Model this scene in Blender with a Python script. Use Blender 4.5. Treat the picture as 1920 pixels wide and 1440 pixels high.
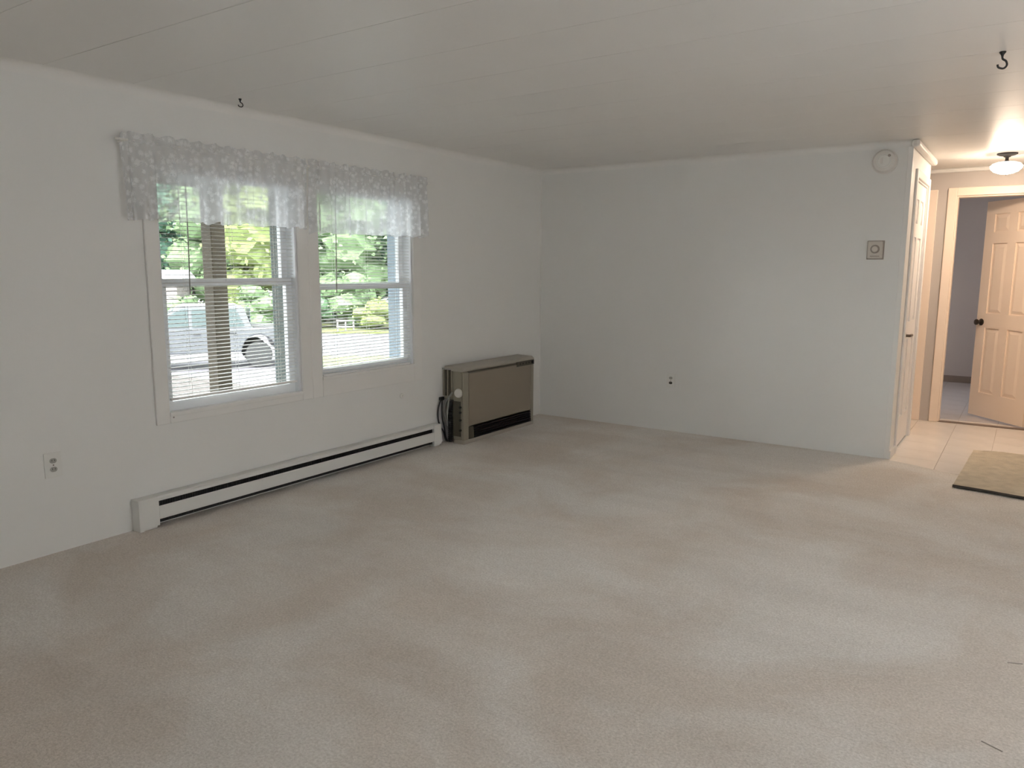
import bpy, bmesh, math, random
from mathutils import Vector, Matrix
random.seed(7)
for o in list(bpy.data.objects): bpy.data.objects.remove(o)
SC = bpy.context.scene; COL = SC.collection
PI = math.pi

# ---------------------------------------------------------------- camera
F_PX, YAW, PITCH, ROLL = 1418.84, 0.59726, 0.15012, 0.00445
CAM = Vector((3.7192, -5.9246, 1.34))
cd = bpy.data.cameras.new('camera'); cam = bpy.data.objects.new('camera', cd); COL.objects.link(cam)
fw = Vector((-math.sin(YAW)*math.cos(PITCH), math.cos(YAW)*math.cos(PITCH), -math.sin(PITCH)))
rt = Vector((math.cos(YAW), math.sin(YAW), 0)); up = rt.cross(fw)
r2 = rt*math.cos(ROLL)+up*math.sin(ROLL); u2 = -rt*math.sin(ROLL)+up*math.cos(ROLL)
cam.matrix_world = Matrix(((r2.x, u2.x, -fw.x, CAM.x), (r2.y, u2.y, -fw.y, CAM.y), (r2.z, u2.z, -fw.z, CAM.z), (0, 0, 0, 1)))
cd.sensor_fit = 'HORIZONTAL'; cd.sensor_width = 36; cd.lens = 36*F_PX/1920; cd.clip_start = .05; cd.clip_end = 300
SC.camera = cam

# ---------------------------------------------------------------- world, sun, exposure
w = bpy.data.worlds.new('sky'); SC.world = w; w.use_nodes = True
bg = w.node_tree.nodes['Background']; bg.inputs[0].default_value = (.95, .97, 1.0, 1); bg.inputs[1].default_value = 10.0
def lamp(name, kind, energy, color, loc, direction, **kw):
    l = bpy.data.lights.new(name, kind); l.energy = energy; l.color = color
    for k, v in kw.items(): setattr(l, k, v)
    o = bpy.data.objects.new(name, l); COL.objects.link(o); o.location = loc
    o.rotation_euler = Vector(direction).to_track_quat('-Z', 'Y').to_euler(); return o
lamp('sun', 'SUN', 9.0, (1, .95, .86), (0, -10, 20), (.03, .5, -.87), angle=.03)
# area lamp for the far room's daylight, outside its unseen side opening
lamp('daylight_far_room', 'AREA', 7, (.80, .86, 1.0), (4.75, 3.3, 1.4), (-1, 0, -.2), shape='RECTANGLE', size=.8, size_y=.9)
vs = SC.view_settings; vs.view_transform = 'Standard'; vs.look = 'None'; vs.gamma = 1; vs.use_curve_mapping = False; vs.exposure = 0.19
SC.cycles.max_bounces = 12; SC.cycles.diffuse_bounces = 7; SC.cycles.transparent_max_bounces = 24

# ---------------------------------------------------------------- helpers
class MB:
    def __init__(s): s.bm = bmesh.new()
    def box(s, x0, x1, y0, y1, z0, z1):
        v = [s.bm.verts.new(p) for p in ((x0,y0,z0),(x1,y0,z0),(x1,y1,z0),(x0,y1,z0),(x0,y0,z1),(x1,y0,z1),(x1,y1,z1),(x0,y1,z1))]
        for f in ((3,2,1,0),(4,5,6,7),(0,1,5,4),(1,2,6,5),(2,3,7,6),(3,0,4,7)): s.bm.faces.new([v[i] for i in f])
        return s
    def poly(s, pts, h0, h1, axis=2):
        """extrude a 2-D outline along axis from h0 to h1"""
        def P(a, b, h): return {0: (h, a, b), 1: (a, h, b), 2: (a, b, h)}[axis]
        A = [s.bm.verts.new(P(a, b, h0)) for a, b in pts]; B = [s.bm.verts.new(P(a, b, h1)) for a, b in pts]
        s.bm.faces.new(A[::-1]); s.bm.faces.new(B); n = len(pts)
        for i in range(n): s.bm.faces.new((A[i], A[(i+1) % n], B[(i+1) % n], B[i]))
        return s
    def lathe(s, prof, c, axis=(0,0,1), seg=28):
        """prof: list of (radius, height along axis)"""
        q = Vector((0,0,1)).rotation_difference(Vector(axis)); c = Vector(c); rings = []
        for r, h in prof:
            rings.append([s.bm.verts.new(c+q @ Vector((r*math.cos(2*PI*i/seg), r*math.sin(2*PI*i/seg), h))) for i in range(seg)])
        for a, b in zip(rings, rings[1:]):
            for i in range(seg): s.bm.faces.new((a[i], a[(i+1) % seg], b[(i+1) % seg], b[i]))
        if prof[0][0] > 1e-6: s.bm.faces.new(rings[0][::-1])
        if prof[-1][0] > 1e-6: s.bm.faces.new(rings[-1])
        return s
    def tube(s, pts, r, seg=8, closed_caps=True, sub=6):
        P = [Vector(p) for p in pts]
        if len(P) > 2 and sub > 1:      # Catmull-Rom smoothing
            Q = []
            for i in range(len(P)-1):
                a, b, c, d = P[max(i-1,0)], P[i], P[i+1], P[min(i+2, len(P)-1)]
                for k in range(sub):
                    t = k/sub
                    Q.append(.5*((2*b)+(c-a)*t+(2*a-5*b+4*c-d)*t*t+(3*b-a-3*c+d)*t**3))
            P = Q+[P[-1]]
        rings = []; ref = Vector((.13,.27,.95))
        for i, p in enumerate(P):
            t = (P[min(i+1, len(P)-1)]-P[max(i-1, 0)]).normalized()
            a = t.cross(ref).normalized(); b = t.cross(a)
            rings.append([s.bm.verts.new(p+r*(a*math.cos(2*PI*k/seg)+b*math.sin(2*PI*k/seg))) for k in range(seg)])
        for a, b in zip(rings, rings[1:]):
            for i in range(seg): s.bm.faces.new((a[i], b[i], b[(i+1) % seg], a[(i+1) % seg]))
        s.bm.faces.new(rings[0]); s.bm.faces.new(rings[-1][::-1]); return s
    def build(s, name, mat, parent=None, off=None, bevel=0, smooth=False, seg=2):
        bmesh.ops.recalc_face_normals(s.bm, faces=s.bm.faces)
        if off is None and parent is not None: off = wloc(parent)
        if off is not None: bmesh.ops.translate(s.bm, verts=s.bm.verts, vec=-Vector(off))
        me = bpy.data.meshes.new(name); s.bm.to_mesh(me); s.bm.free()
        o = bpy.data.objects.new(name, me); COL.objects.link(o); me.materials.append(mat)
        if parent is not None: o.parent = parent
        if smooth:
            for p in me.polygons: p.use_smooth = True
            me.set_sharp_from_angle(angle=math.radians(40))
        if bevel:
            b = o.modifiers.new('bevel', 'BEVEL'); b.width = bevel; b.segments = seg; b.limit_method = 'ANGLE'
        return o
def wloc(o):
    v = Vector((0,0,0))
    while o is not None: v += Vector(o.location); o = o.parent
    return v
def tag(o, label, cat, group=None):
    o['label'] = label; o['category'] = cat
    if group: o['group'] = group
    return o
def thing(name, label, cat, loc, rotz=0, group=None):
    o = bpy.data.objects.new(name, None); COL.objects.link(o); o.empty_display_size = .1
    o.location = loc; o.rotation_euler = (0, 0, rotz); return tag(o, label, cat, group)
def struct(o, label=None):
    o['kind'] = 'structure'
    if label: o['label'] = label
    return o

def mat(name, color, rough=.6, metal=0, spec=.5, noise=None, bump=None, emit=None, detail=4):
    """noise=(scale, amount) colour mottling; bump=(scale, strength)"""
    m = bpy.data.materials.new(name); m.use_nodes = True; nt = m.node_tree; b = nt.nodes['Principled BSDF']
    b.inputs['Base Color'].default_value = (*color, 1); b.inputs['Roughness'].default_value = rough
    b.inputs['Metallic'].default_value = metal; b.inputs['Specular IOR Level'].default_value = spec
    tc = nt.nodes.new('ShaderNodeTexCoord')
    n = nt.nodes.new('ShaderNodeTexNoise'); n.inputs['Scale'].default_value = (noise or (6, .05))[0]; n.inputs['Detail'].default_value = detail
    nt.links.new(tc.outputs['Object'], n.inputs['Vector'])
    a = (noise or (6, .04))[1]
    mx = nt.nodes.new('ShaderNodeMix'); mx.data_type = 'RGBA'
    mx.inputs['A'].default_value = (*[c*(1-a) for c in color], 1); mx.inputs['B'].default_value = (*[min(1, c*(1+a)) for c in color], 1)
    nt.links.new(n.outputs['Fac'], mx.inputs['Factor']); nt.links.new(mx.outputs['Result'], b.inputs['Base Color'])
    if bump:
        n2 = nt.nodes.new('ShaderNodeTexNoise'); n2.inputs['Scale'].default_value = bump[0]; n2.inputs['Detail'].default_value = 3
        nt.links.new(tc.outputs['Object'], n2.inputs['Vector'])
        bp = nt.nodes.new('ShaderNodeBump'); bp.inputs['Strength'].default_value = bump[1]; bp.inputs['Distance'].default_value = .01
        nt.links.new(n2.outputs['Fac'], bp.inputs['Height']); nt.links.new(bp.outputs['Normal'], b.inputs['Normal'])
    if emit:
        b.inputs['Emission Color'].default_value = (*emit[0], 1); b.inputs['Emission Strength'].default_value = emit[1]
    return m

M = {}
M['wall'] = mat('wall_paint', (.785, .782, .757), .62, noise=(2.2, .02), bump=(60, .04))
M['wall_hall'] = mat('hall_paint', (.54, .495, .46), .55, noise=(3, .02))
M['wall_far'] = mat('mauve_grey_paint', (.50, .45, .43), .6, noise=(3, .04))
M['ceiling'] = mat('ceiling_paint', (.80, .79, .765), .42, noise=(1.6, .035), bump=(14, .05))
M['trim'] = mat('white_trim_paint', (.80, .79, .76), .4, noise=(4, .03))
M['door'] = mat('white_door_paint', (.84, .82, .80), .32, noise=(5, .03), bump=(120, .05))
M['door_warm'] = mat('cream_door_paint', (.92, .78, .65), .38, noise=(5, .03))
M['vinyl'] = mat('white_vinyl', (.82, .84, .86), .35, noise=(5, .02))
M['blind'] = mat('white_blind_slat', (.86, .86, .84), .38, noise=(8, .02))
M['dark_gap'] = mat('dark_fins', (.012, .012, .012), .6)
M['heater_white'] = mat('baseboard_enamel', (.74, .74, .71), .35, noise=(5, .02))
M['heater_body'] = mat('beige_heater_enamel', (.30, .275, .215), .42, noise=(4, .05))
M['heater_front'] = mat('tan_heater_front', (.265, .225, .175), .42, noise=(2, .05))
M['heater_top'] = mat('grey_beige_lid', (.37, .34, .29), .42, noise=(4, .04))
M['heater_dark'] = mat('dark_brown_plastic', (.075, .068, .048), .45)
M['black'] = mat('black_rubber', (.012, .012, .012), .5)
M['grey_metal'] = mat('dull_grey_metal', (.33, .33, .32), .4, metal=.7)
M['hose'] = mat('grey_hose', (.30, .30, .28), .5)
M['bronze'] = mat('dark_bronze', (.07, .055, .045), .4, metal=.7)
M['nickel'] = mat('worn_nickel', (.15, .12, .10), .4, metal=.6)
M['brass'] = mat('aged_brass', (.42, .34, .13), .35, metal=.9)
M['plate'] = mat('outlet_plate', (.76, .755, .72), .4)
M['socket'] = mat('grey_socket', (.36, .35, .32), .5)
M['thermo'] = mat('beige_thermostat', (.62, .58, .52), .45)
M['thermo_dark'] = mat('thermostat_brown', (.36, .32, .28), .45)
M['alarm'] = mat('alarm_plastic', (.72, .70, .66), .5)
M['mat_edge'] = mat('dark_binding', (.05, .042, .035), .8)
M['baseboard_far'] = mat('brown_baseboard', (.22, .17, .14), .6)

def carpet_mat():
    m = bpy.data.materials.new('beige_carpet_pile'); m.use_nodes = True; nt = m.node_tree; b = nt.nodes['Principled BSDF']; L = nt.links
    b.inputs['Roughness'].default_value = .95; b.inputs['Specular IOR Level'].default_value = .1
    b.inputs['Sheen Weight'].default_value = .12
    tc = nt.nodes.new('ShaderNodeTexCoord')
    def noise(scale, detail, rough=.5, dist=0, mp=None):
        n = nt.nodes.new('ShaderNodeTexNoise'); n.inputs['Scale'].default_value = scale; n.inputs['Detail'].default_value = detail
        n.inputs['Roughness'].default_value = rough; n.inputs['Distortion'].default_value = dist
        if mp:
            k = nt.nodes.new('ShaderNodeMapping'); k.inputs['Rotation'].default_value = (0, 0, mp[0]); k.inputs['Scale'].default_value = mp[1]
            L.new(tc.outputs['Object'], k.inputs['Vector']); L.new(k.outputs['Vector'], n.inputs['Vector'])
        else: L.new(tc.outputs['Object'], n.inputs['Vector'])
        return n
    def ramp(src, a, b_, ca, cb):
        r = nt.nodes.new('ShaderNodeValToRGB'); r.color_ramp.elements[0].position = a; r.color_ramp.elements[1].position = b_
        r.color_ramp.elements[0].color = (*ca, 1); r.color_ramp.elements[1].color = (*cb, 1); L.new(src, r.inputs['Fac']); return r
    def mul(a, b_, f=1):
        x = nt.nodes.new('ShaderNodeMix'); x.data_type = 'RGBA'; x.blend_type = 'MULTIPLY'; x.inputs['Factor'].default_value = f
        L.new(a, x.inputs['A']); L.new(b_, x.inputs['B']); return x.outputs['Result']
    big = ramp(noise(1.25, 4, .55, .6).outputs['Fac'], .40, .60, (.83, .755, .685), (.93, .895, .855))           # walked and brushed patches
    strk = ramp(noise(2.2, 3, .5, .2, (.9, (.35, 1.6, 1))).outputs['Fac'],   .36, .64, (.93, .925, .92), (1, 1, 1))   # vacuum strokes
    mid = ramp(noise(28, 4, .7).outputs['Fac'], .32, .68, (.92, .91, .90), (1, 1, 1))
    fine = ramp(noise(115, 4, .75).outputs['Fac'], .36, .64, (.74, .725, .705), (1, 1, 1))
    c = mul(mul(mul(big.outputs['Color'], strk.outputs['Color']), mid.outputs['Color']), fine.outputs['Color'])
    L.new(c, b.inputs['Base Color'])
    bp = nt.nodes.new('ShaderNodeBump'); bp.inputs['Strength'].default_value = .5; bp.inputs['Distance'].default_value = .006
    L.new(noise(170, 3, .7).outputs['Fac'], bp.inputs['Height']); L.new(bp.outputs['Normal'], b.inputs['Normal'])
    return m
M['carpet'] = carpet_mat()
M['rug'] = mat('khaki_mat_pile', (.57, .51, .41), .95, spec=.1, noise=(14, .28), bump=(150, .6), detail=6)
M['tile'] = mat('pale_marbled_tile', (.84, .79, .74), .25, noise=(5, .10), detail=6)
M['grout'] = mat('tile_grout', (.45, .40, .36), .8)
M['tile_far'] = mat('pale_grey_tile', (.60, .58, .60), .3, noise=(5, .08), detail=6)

def glass_mat():
    m = bpy.data.materials.new('window_glass'); m.use_nodes = True; nt = m.node_tree; L = nt.links
    for n in list(nt.nodes):
        if n.type != 'OUTPUT_MATERIAL': nt.nodes.remove(n)
    out = [n for n in nt.nodes if n.type == 'OUTPUT_MATERIAL'][0]
    t = nt.nodes.new('ShaderNodeBsdfTransparent'); t.inputs[0].default_value = (.93, .96, .95, 1)
    g = nt.nodes.new('ShaderNodeBsdfGlossy'); g.inputs['Roughness'].default_value = .02
    fr = nt.nodes.new('ShaderNodeFresnel'); fr.inputs['IOR'].default_value = 1.3
    x = nt.nodes.new('ShaderNodeMixShader'); L.new(fr.outputs[0], x.inputs[0]); L.new(t.outputs[0], x.inputs[1]); L.new(g.outputs[0], x.inputs[2]); L.new(x.outputs[0], out.inputs[0])
    return m
M['glass'] = glass_mat()

def lace_mat():
    m = bpy.data.materials.new('white_lace'); m.use_nodes = True; nt = m.node_tree; L = nt.links
    for n in list(nt.nodes):
        if n.type != 'OUTPUT_MATERIAL': nt.nodes.remove(n)
    out = [n for n in nt.nodes if n.type == 'OUTPUT_MATERIAL'][0]
    tc = nt.nodes.new('ShaderNodeTexCoord')
    d = nt.nodes.new('ShaderNodeBsdfDiffuse'); d.inputs[0].default_value = (.88, .88, .88, 1)
    tl = nt.nodes.new('ShaderNodeBsdfTranslucent'); tl.inputs[0].default_value = (.90, .92, .94, 1)
    mm = nt.nodes.new('ShaderNodeMixShader'); mm.inputs[0].default_value = .64; L.new(d.outputs[0], mm.inputs[1]); L.new(tl.outputs[0], mm.inputs[2])
    tr = nt.nodes.new('ShaderNodeBsdfTransparent')
    # floral motifs (large cells), leafy scrolls (wave-like noise) and the net between them
    v = nt.nodes.new('ShaderNodeTexVoronoi'); v.inputs['Scale'].default_value = 30; L.new(tc.outputs['Object'], v.inputs['Vector'])
    n = nt.nodes.new('ShaderNodeTexNoise'); n.inputs['Scale'].default_value = 60; n.inputs['Detail'].default_value = 4; n.inputs['Distortion'].default_value = 2.5; L.new(tc.outputs['Object'], n.inputs['Vector'])
    a = nt.nodes.new('ShaderNodeMath'); a.operation = 'ADD'; L.new(v.outputs['Distance'], a.inputs[0])
    s_ = nt.nodes.new('ShaderNodeMath'); s_.operation = 'MULTIPLY'; s_.inputs[1].default_value = 1.0; L.new(n.outputs['Fac'], s_.inputs[0]); L.new(s_.outputs[0], a.inputs[1])
    r = nt.nodes.new('ShaderNodeValToRGB'); r.color_ramp.elements[0].position = .72; r.color_ramp.elements[1].position = 1.0
    r.color_ramp.elements[0].color = (.93, .93, .93, 1); r.color_ramp.elements[1].color = (.66, .66, .66, 1); L.new(a.outputs[0], r.inputs['Fac'])
    x = nt.nodes.new('ShaderNodeMixShader'); L.new(r.outputs['Color'], x.inputs[0]); L.new(tr.outputs[0], x.inputs[1]); L.new(mm.outputs[0], x.inputs[2]); L.new(x.outputs[0], out.inputs[0])
    return m
M['lace'] = lace_mat()

# ================================================================ THE SETTING
H = 2.22; W = 2.974; XR = 5.45; YB = -7.65; YE = 1.80
# window openings (y0, y1, z0, z1)
WL = (-3.69, -2.80, .565, 1.87); WR = (-2.635, -1.755, .635, 1.87)
def wall_with_holes(name, axis, c0, c1, a0, a1, z0, z1, holes, m, label=None):
    """wall slab between c0..c1 on axis (0: x is thickness), spanning a0..a1, with holes (a0,a1,z0,z1)"""
    b = MB()
    def bx(p, q, r, s):
        if q-p < 1e-5 or s-r < 1e-5: return
        if axis == 0: b.box(c0, c1, p, q, r, s)
        else: b.box(p, q, c0, c1, r, s)
    cur = a0
    for h in sorted(holes):
        bx(cur, h[0], z0, z1); bx(h[0], h[1], z0, h[2]); bx(h[0], h[1], h[3], z1); cur = h[1]
    bx(cur, a1, z0, z1)
    return struct(b.build(name, m), label)
wall_with_holes('wall_left', 0, -.15, 0, YB-.15, .15, -.3, H+.06, [WL, WR], M['wall'], 'plain white painted window wall on the left')
wall_with_holes('wall_back', 1, 0, .10, 0, W, -.1, H+.06, [], M['wall'], 'plain off-white far wall of the living room')
D1 = (.285, .985, -.005, 2.0)
wall_with_holes('wall_closet', 0, W-.10, W, .10, 1.10, -.1, H+.06, [(D1[0], D1[1], -.005, D1[3])], M['wall'], 'short white hallway wall that holds the grazing white door')
wall_with_holes('wall_closet_rear', 1, 1.0, 1.10, 1.9, W-.10, -.1, H+.06, [], M['wall_hall'])
wall_with_holes('wall_nook', 0, 1.9, 2.0, 1.10, YE, -.1, H+.06, [], M['wall_hall'])
D2 = (2.15, 2.885, -.006, 2.0); D3 = (3.12, 3.79, -.006, 1.985)
wall_with_holes('wall_hall_end', 1, YE, YE+.10, 1.9, 4.35, -.1, H+.06, [(D2[0], D2[1], -.1, D2[3]), (D3[0], D3[1], -.1, D3[3])], M['wall_hall'], 'warm-lit end wall of the hallway')
wall_with_holes('wall_hall_right', 0, 4.25, 4.35, 0, YE, -.1, H+.06, [], M['wall_hall'])
wall_with_holes('wall_kitchen', 1, 0, .10, 4.35, XR+.15, -.1, H+.06, [], M['wall'])
wall_with_holes('wall_right', 0, XR, XR+.12, YB-.15, 0, -.3, H+.06, [(-3.5, -3.12, .02, 2.02)], M['wall'])  # unseen side opening, placed and narrowed to tune the room's fill light
wall_with_holes('wall_rear', 1, YB-.12, YB, 0, XR, -.3, H+.06, [(3.8, 4.5, .95, 1.95)], M['wall'])  # unseen rear opening, added to bring fill light onto the far wall
# far room behind the open door
wall_with_holes('wall_far_room_left', 0, 2.3, 2.4, YE+.10, 4.85, -.1, H+.06, [], M['wall_far'])
wall_with_holes('wall_far_room_end', 1, 4.75, 4.85, 2.4, 4.75, -.1, H+.06, [], M['wall_far'], 'dim mauve-grey wall seen through the open doorway')
wall_with_holes('wall_far_room_right', 0, 4.6, 4.7, YE+.10, 4.75, -.1, H+.06, [(3.15, 3.42, 1.0, 1.9)], M['wall_far'])
struct(MB().box(2.4, 4.6, 4.735, 4.75, -.006, .075).build('baseboard_far', M['baseboard_far'], bevel=.003))
struct(MB().box(2.4, 2.415, YE+.1, 4.735, -.006, .075).build('baseboard_side', M['baseboard_far'], bevel=.003))

# ceiling with its boards
ce = struct(MB().box(-.15, XR+.12, YB-.12, 4.85, H+.012, H+.10).build('ceiling', M['ceiling']), 'white painted board ceiling with fine seams')
PW = .41; y = -.10-PW*19; k = 0
mesh_plank = None
while y < YE-.01:
    y1 = min(y+PW, YE)
    if mesh_plank is None or abs(y1-y-PW) > 1e-6 or y < YB:
        o = MB().box(0, XR, 0, (y1-max(y, YB))-.0016, 0, .012).build('ceiling_plank', M['ceiling'], bevel=.0012)
        if abs(y1-y-PW) < 1e-6 and y >= YB: mesh_plank = o.data
    else:
        o = bpy.data.objects.new('ceiling_plank', mesh_plank); COL.objects.link(o)
        b = o.modifiers.new('bevel', 'BEVEL'); b.width = .0012; b.segments = 2
    o.parent = ce; o.location = (0, max(y, YB)+.0008, H); y = y1
struct(MB().box(-.35, XR+.5, YB-1.0, 5.2, H+.12, H+.30).build('roof', M['baseboard_far']))

# cove trims against the ceiling
def cove(n=6, r=.045):
    pts = [(0, 0), (0, -r)]+[(r-r*math.cos(PI/2*i/n)-0, -r+r*math.sin(PI/2*i/n)) for i in range(1, n)]+[(r, 0)]
    return pts
struct(MB().poly([(a, H+b) for a, b in cove()], YB, 0, axis=1).build('trim_1', M['trim'], smooth=True), 'narrow white cove trim along the left wall')
b = MB().poly([(-a, H+b_) for a, b_ in cove()], 0, W+.0, axis=0)
struct(b.build('trim_2', M['trim'], smooth=True), 'narrow white cove trim along the far wall')
struct(MB().box(W-.004, W+.045, -.045, 1.10, H-.05, H).build('trim_3', M['trim'], bevel=.018, seg=3), 'white cove trim turning into the hallway')
struct(MB().box(1.9, 4.25, YE-.03, YE, H-.035, H).build('trim_4', M['trim'], bevel=.012, seg=3))
struct(MB().box(-.001, .006, -.006, .0, 0, H).build('trim_5', M['trim']), 'thin white strip in the room corner')
struct(MB().box(W-.03, W+.004, -.004, .03, .0, H-.04).build('trim_6', M['trim'], bevel=.003), 'white corner bead where the far wall ends')

# carpet floor (its edge runs slightly diagonal into the hallway tiles)
struct(MB().poly([(0, YB), (XR, YB), (XR, -.33), (4.25, -.33), (3.42, -.205), (2.99, -.012), (W, 0), (0, 0)], -.02, 0).build('floor', M['carpet']), 'worn beige wall-to-wall carpet with brushed patches')
sub = struct(MB().box(-.12, XR+.1, YB-.1, 4.8, -.12, -.021).build('floor_base', M['grout']))
fh = struct(MB().box(1.95, 4.3, -.45, 4.8, -.0205, -.0095).build('floor_hall', M['grout']), 'pale marbled tile floor of the hallway')
T = .305; tmesh = None; i0 = 0
rows = [(-.45+T*j) for j in range(17)]
for j, ty in enumerate(rows):
    for i in range(8):
        tx = 1.97+T*i+.085
        if tx+T > 4.28 or (ty+T < 1.0 and tx < W-.05 and False): continue
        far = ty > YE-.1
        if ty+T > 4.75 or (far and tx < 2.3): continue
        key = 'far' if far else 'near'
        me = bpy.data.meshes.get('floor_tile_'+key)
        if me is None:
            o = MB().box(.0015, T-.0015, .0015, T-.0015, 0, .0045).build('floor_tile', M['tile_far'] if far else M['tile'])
            o.data.name = 'floor_tile_'+key
        else:
            o = bpy.data.objects.new('floor_tile', me); COL.objects.link(o)
        o.parent = fh; o.location = (tx, ty, -.0095)

fl = bpy.data.objects['floor']
for x0_, x1_, y_a, y_b in ((3.765, 3.808, -2.931, -2.913), (3.715, 3.767, -3.502, -3.525)):
    MB().tube([(x0_, y_a, .001), (x1_, y_b, .001)], .0018, seg=6).build('carpet_seam', M['thermo_dark'], fl)
# ---------------------------------------------------------------- windows
M['outer'] = mat('sky_tinted_jamb', (.25, .31, .36), .6)  # white jamb with the blue of the skylight put into its colour
M['jamb_shade'] = mat('dark_green_jamb_shade', (.045, .065, .055), .6)  # green-grey standing in for porch shade on the jamb
def window(name, O, mid, casing_boxes, label, dark=False):
    y0, y1, z0, z1 = O
    win = struct(MB().box(-.001, .0, y0, y0+.001, z0, z0+.001).build(name, M['vinyl']), label) if False else None
    win = bpy.data.objects.new(name, None); COL.objects.link(win); win.location = (-.05, (y0+y1)/2, z0); struct(win, label)
    win['category'] = 'window'
    # lining of the opening
    b = MB(); t = .012
    b.box(-.11, .001, y0, y0+t, z0, z1).box(-.11, .001, y1-t, y1, z0, z1).box(-.11, .001, y0+t, y1-t, z1-t, z1).box(-.11, .001, y0+t, y1-t, z0, z0+t)
    e = MB(); e.box(-.225, -.1105, y0, y0+t, z0, z1).box(-.225, -.1105, y1-t, y1, z0, z1).box(-.225, -.1105, y0+t, y1-t, z1-t, z1).box(-.225, -.1105, y0+t, y1-t, z0, z0+t)
    e.build('outer_jamb', M['outer'], win)
    b.build('window_frame', M['vinyl'], win)
    a0, a1 = y0+t, y1-t
    def sash(xa, xb, p, q, rb, rt_, nm):
        s = MB().box(xa, xb, a0, a0+.042, p, q).box(xa, xb, a1-.042, a1, p, q).box(xa, xb, a0+.042, a1-.042, p, p+rb).box(xa, xb, a0+.042, a1-.042, q-rt_, q)
        fr = s.build(nm, M['vinyl'], win)
        MB().box((xa+xb)/2-.003, (xa+xb)/2+.003, a0+.04, a1-.04, p+rb-.004, q-rt_+.004).build('pane', M['glass'], fr)
        return fr
    sash(-.072, -.040, z0+t, mid+.022, .055, .04, 'lower_sash')
    up_ = sash(-.106, -.075, mid-.018, z1-t, .035, .045, 'upper_sash')
    MB().box(-.040, -.030, (y0+y1)/2-.03, (y0+y1)/2+.03, mid+.005, mid+.020).build('sash_lock', M['vinyl'], win, bevel=.003)
    c = MB()
    for bx in casing_boxes: c.box(*bx)
    c.build('casing', M['trim'], win, bevel=.004)
    if dark: MB().box(-.215, -.108, a1-.006, a1+.001, z0+t, z1-t).build('jamb_shade_strip', M['jamb_shade'], win)  # porch shade on the right jamb, put in as a dark strip
    MB().box(-.030, .019, y0+.001, y1-.001, z0-.004, z0+t+.006).build('window_sill', M['trim'], win, bevel=.003)
    return win
CT = 1.94
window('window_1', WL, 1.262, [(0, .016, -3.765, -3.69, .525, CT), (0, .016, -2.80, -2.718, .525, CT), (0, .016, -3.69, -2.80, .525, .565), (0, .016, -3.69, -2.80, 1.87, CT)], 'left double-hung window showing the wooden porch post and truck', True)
window('window_2', WR, 1.222, [(0, .016, -2.718, -2.635, .525, CT), (0, .016, -1.755, -1.668, .525, CT), (0, .016, -2.635, -1.755, .525, .635), (0, .016, -2.635, -1.755, 1.87, CT)], 'right double-hung window showing the driveway and bushes')

# ---------------------------------------------------------------- blinds
def blind(label, O, wand_y, wand_z):
    y0, y1, z0, z1 = O[0]+.02, O[1]-.02, O[2], O[3]-.014
    xc = -.0135
    t = thing('mini_blind', label, 'blind', (xc, (y0+y1)/2, z1), group='mini blinds in the two windows')
    MB().box(xc-.0125, xc+.0125, y0, y1, z1-.026, z1-.001).build('head_rail', M['blind'], t, bevel=.002)
    zb = .655 if O is WL else .665
    MB().box(xc-.011, xc+.011, y0+.004, y1-.004, zb-.014, zb).build('bottom_rail', M['blind'], t, bevel=.003)
    sm = None; z = zb+.014; ym = (y0+y1)/2
    while z < z1-.035:
        if sm is None:
            bm = MB(); L = (y1-y0)/2-.003
            # shallow arched slat, slightly tipped
            prof = [(-.0125, -.0022), (-.006, -.0002), (0, .0006), (.006, .0002), (.0125, -.0012)]
            top = [(a, b_+.0005) for a, b_ in prof]; bot = [(a, b_-.0003) for a, b_ in prof][::-1]
            bm.poly(top+bot, -L, L, axis=1); o = bm.build('slat', M['blind'], None, off=(0, 0, 0)); sm = o.data
        else:
            o = bpy.data.objects.new('slat', sm); COL.objects.link(o)
        o.parent = t; o.location = (0, 0, z-z1); o.rotation_euler = (0, math.radians(6+random.uniform(-1.5, 1.5)), 0)
        z += .0212
    for f in (.15, .5, .85):
        yy = y0+(y1-y0)*f
        MB().box(xc+.0118, xc+.0126, yy-.0006, yy+.0006, zb, z1-.02).box(xc-.0128, xc-.0120, yy-.0006, yy+.0006, zb, z1-.02).build('ladder_cord', M['blind'], t)
    MB().tube([(xc+.022, wand_y, z1-.03), (xc+.024, wand_y-.004, 1.5), (xc+.023, wand_y-.010, wand_z)], .0036, seg=6).build('wand', M['socket'], t, smooth=True)
    return t
blind('white mini blind with open slats in front of the porch post window', WL, -3.52, 1.20)
blind('white mini blind with open slats in the right-hand brighter window', WR, -2.48, 1.185)

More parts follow.
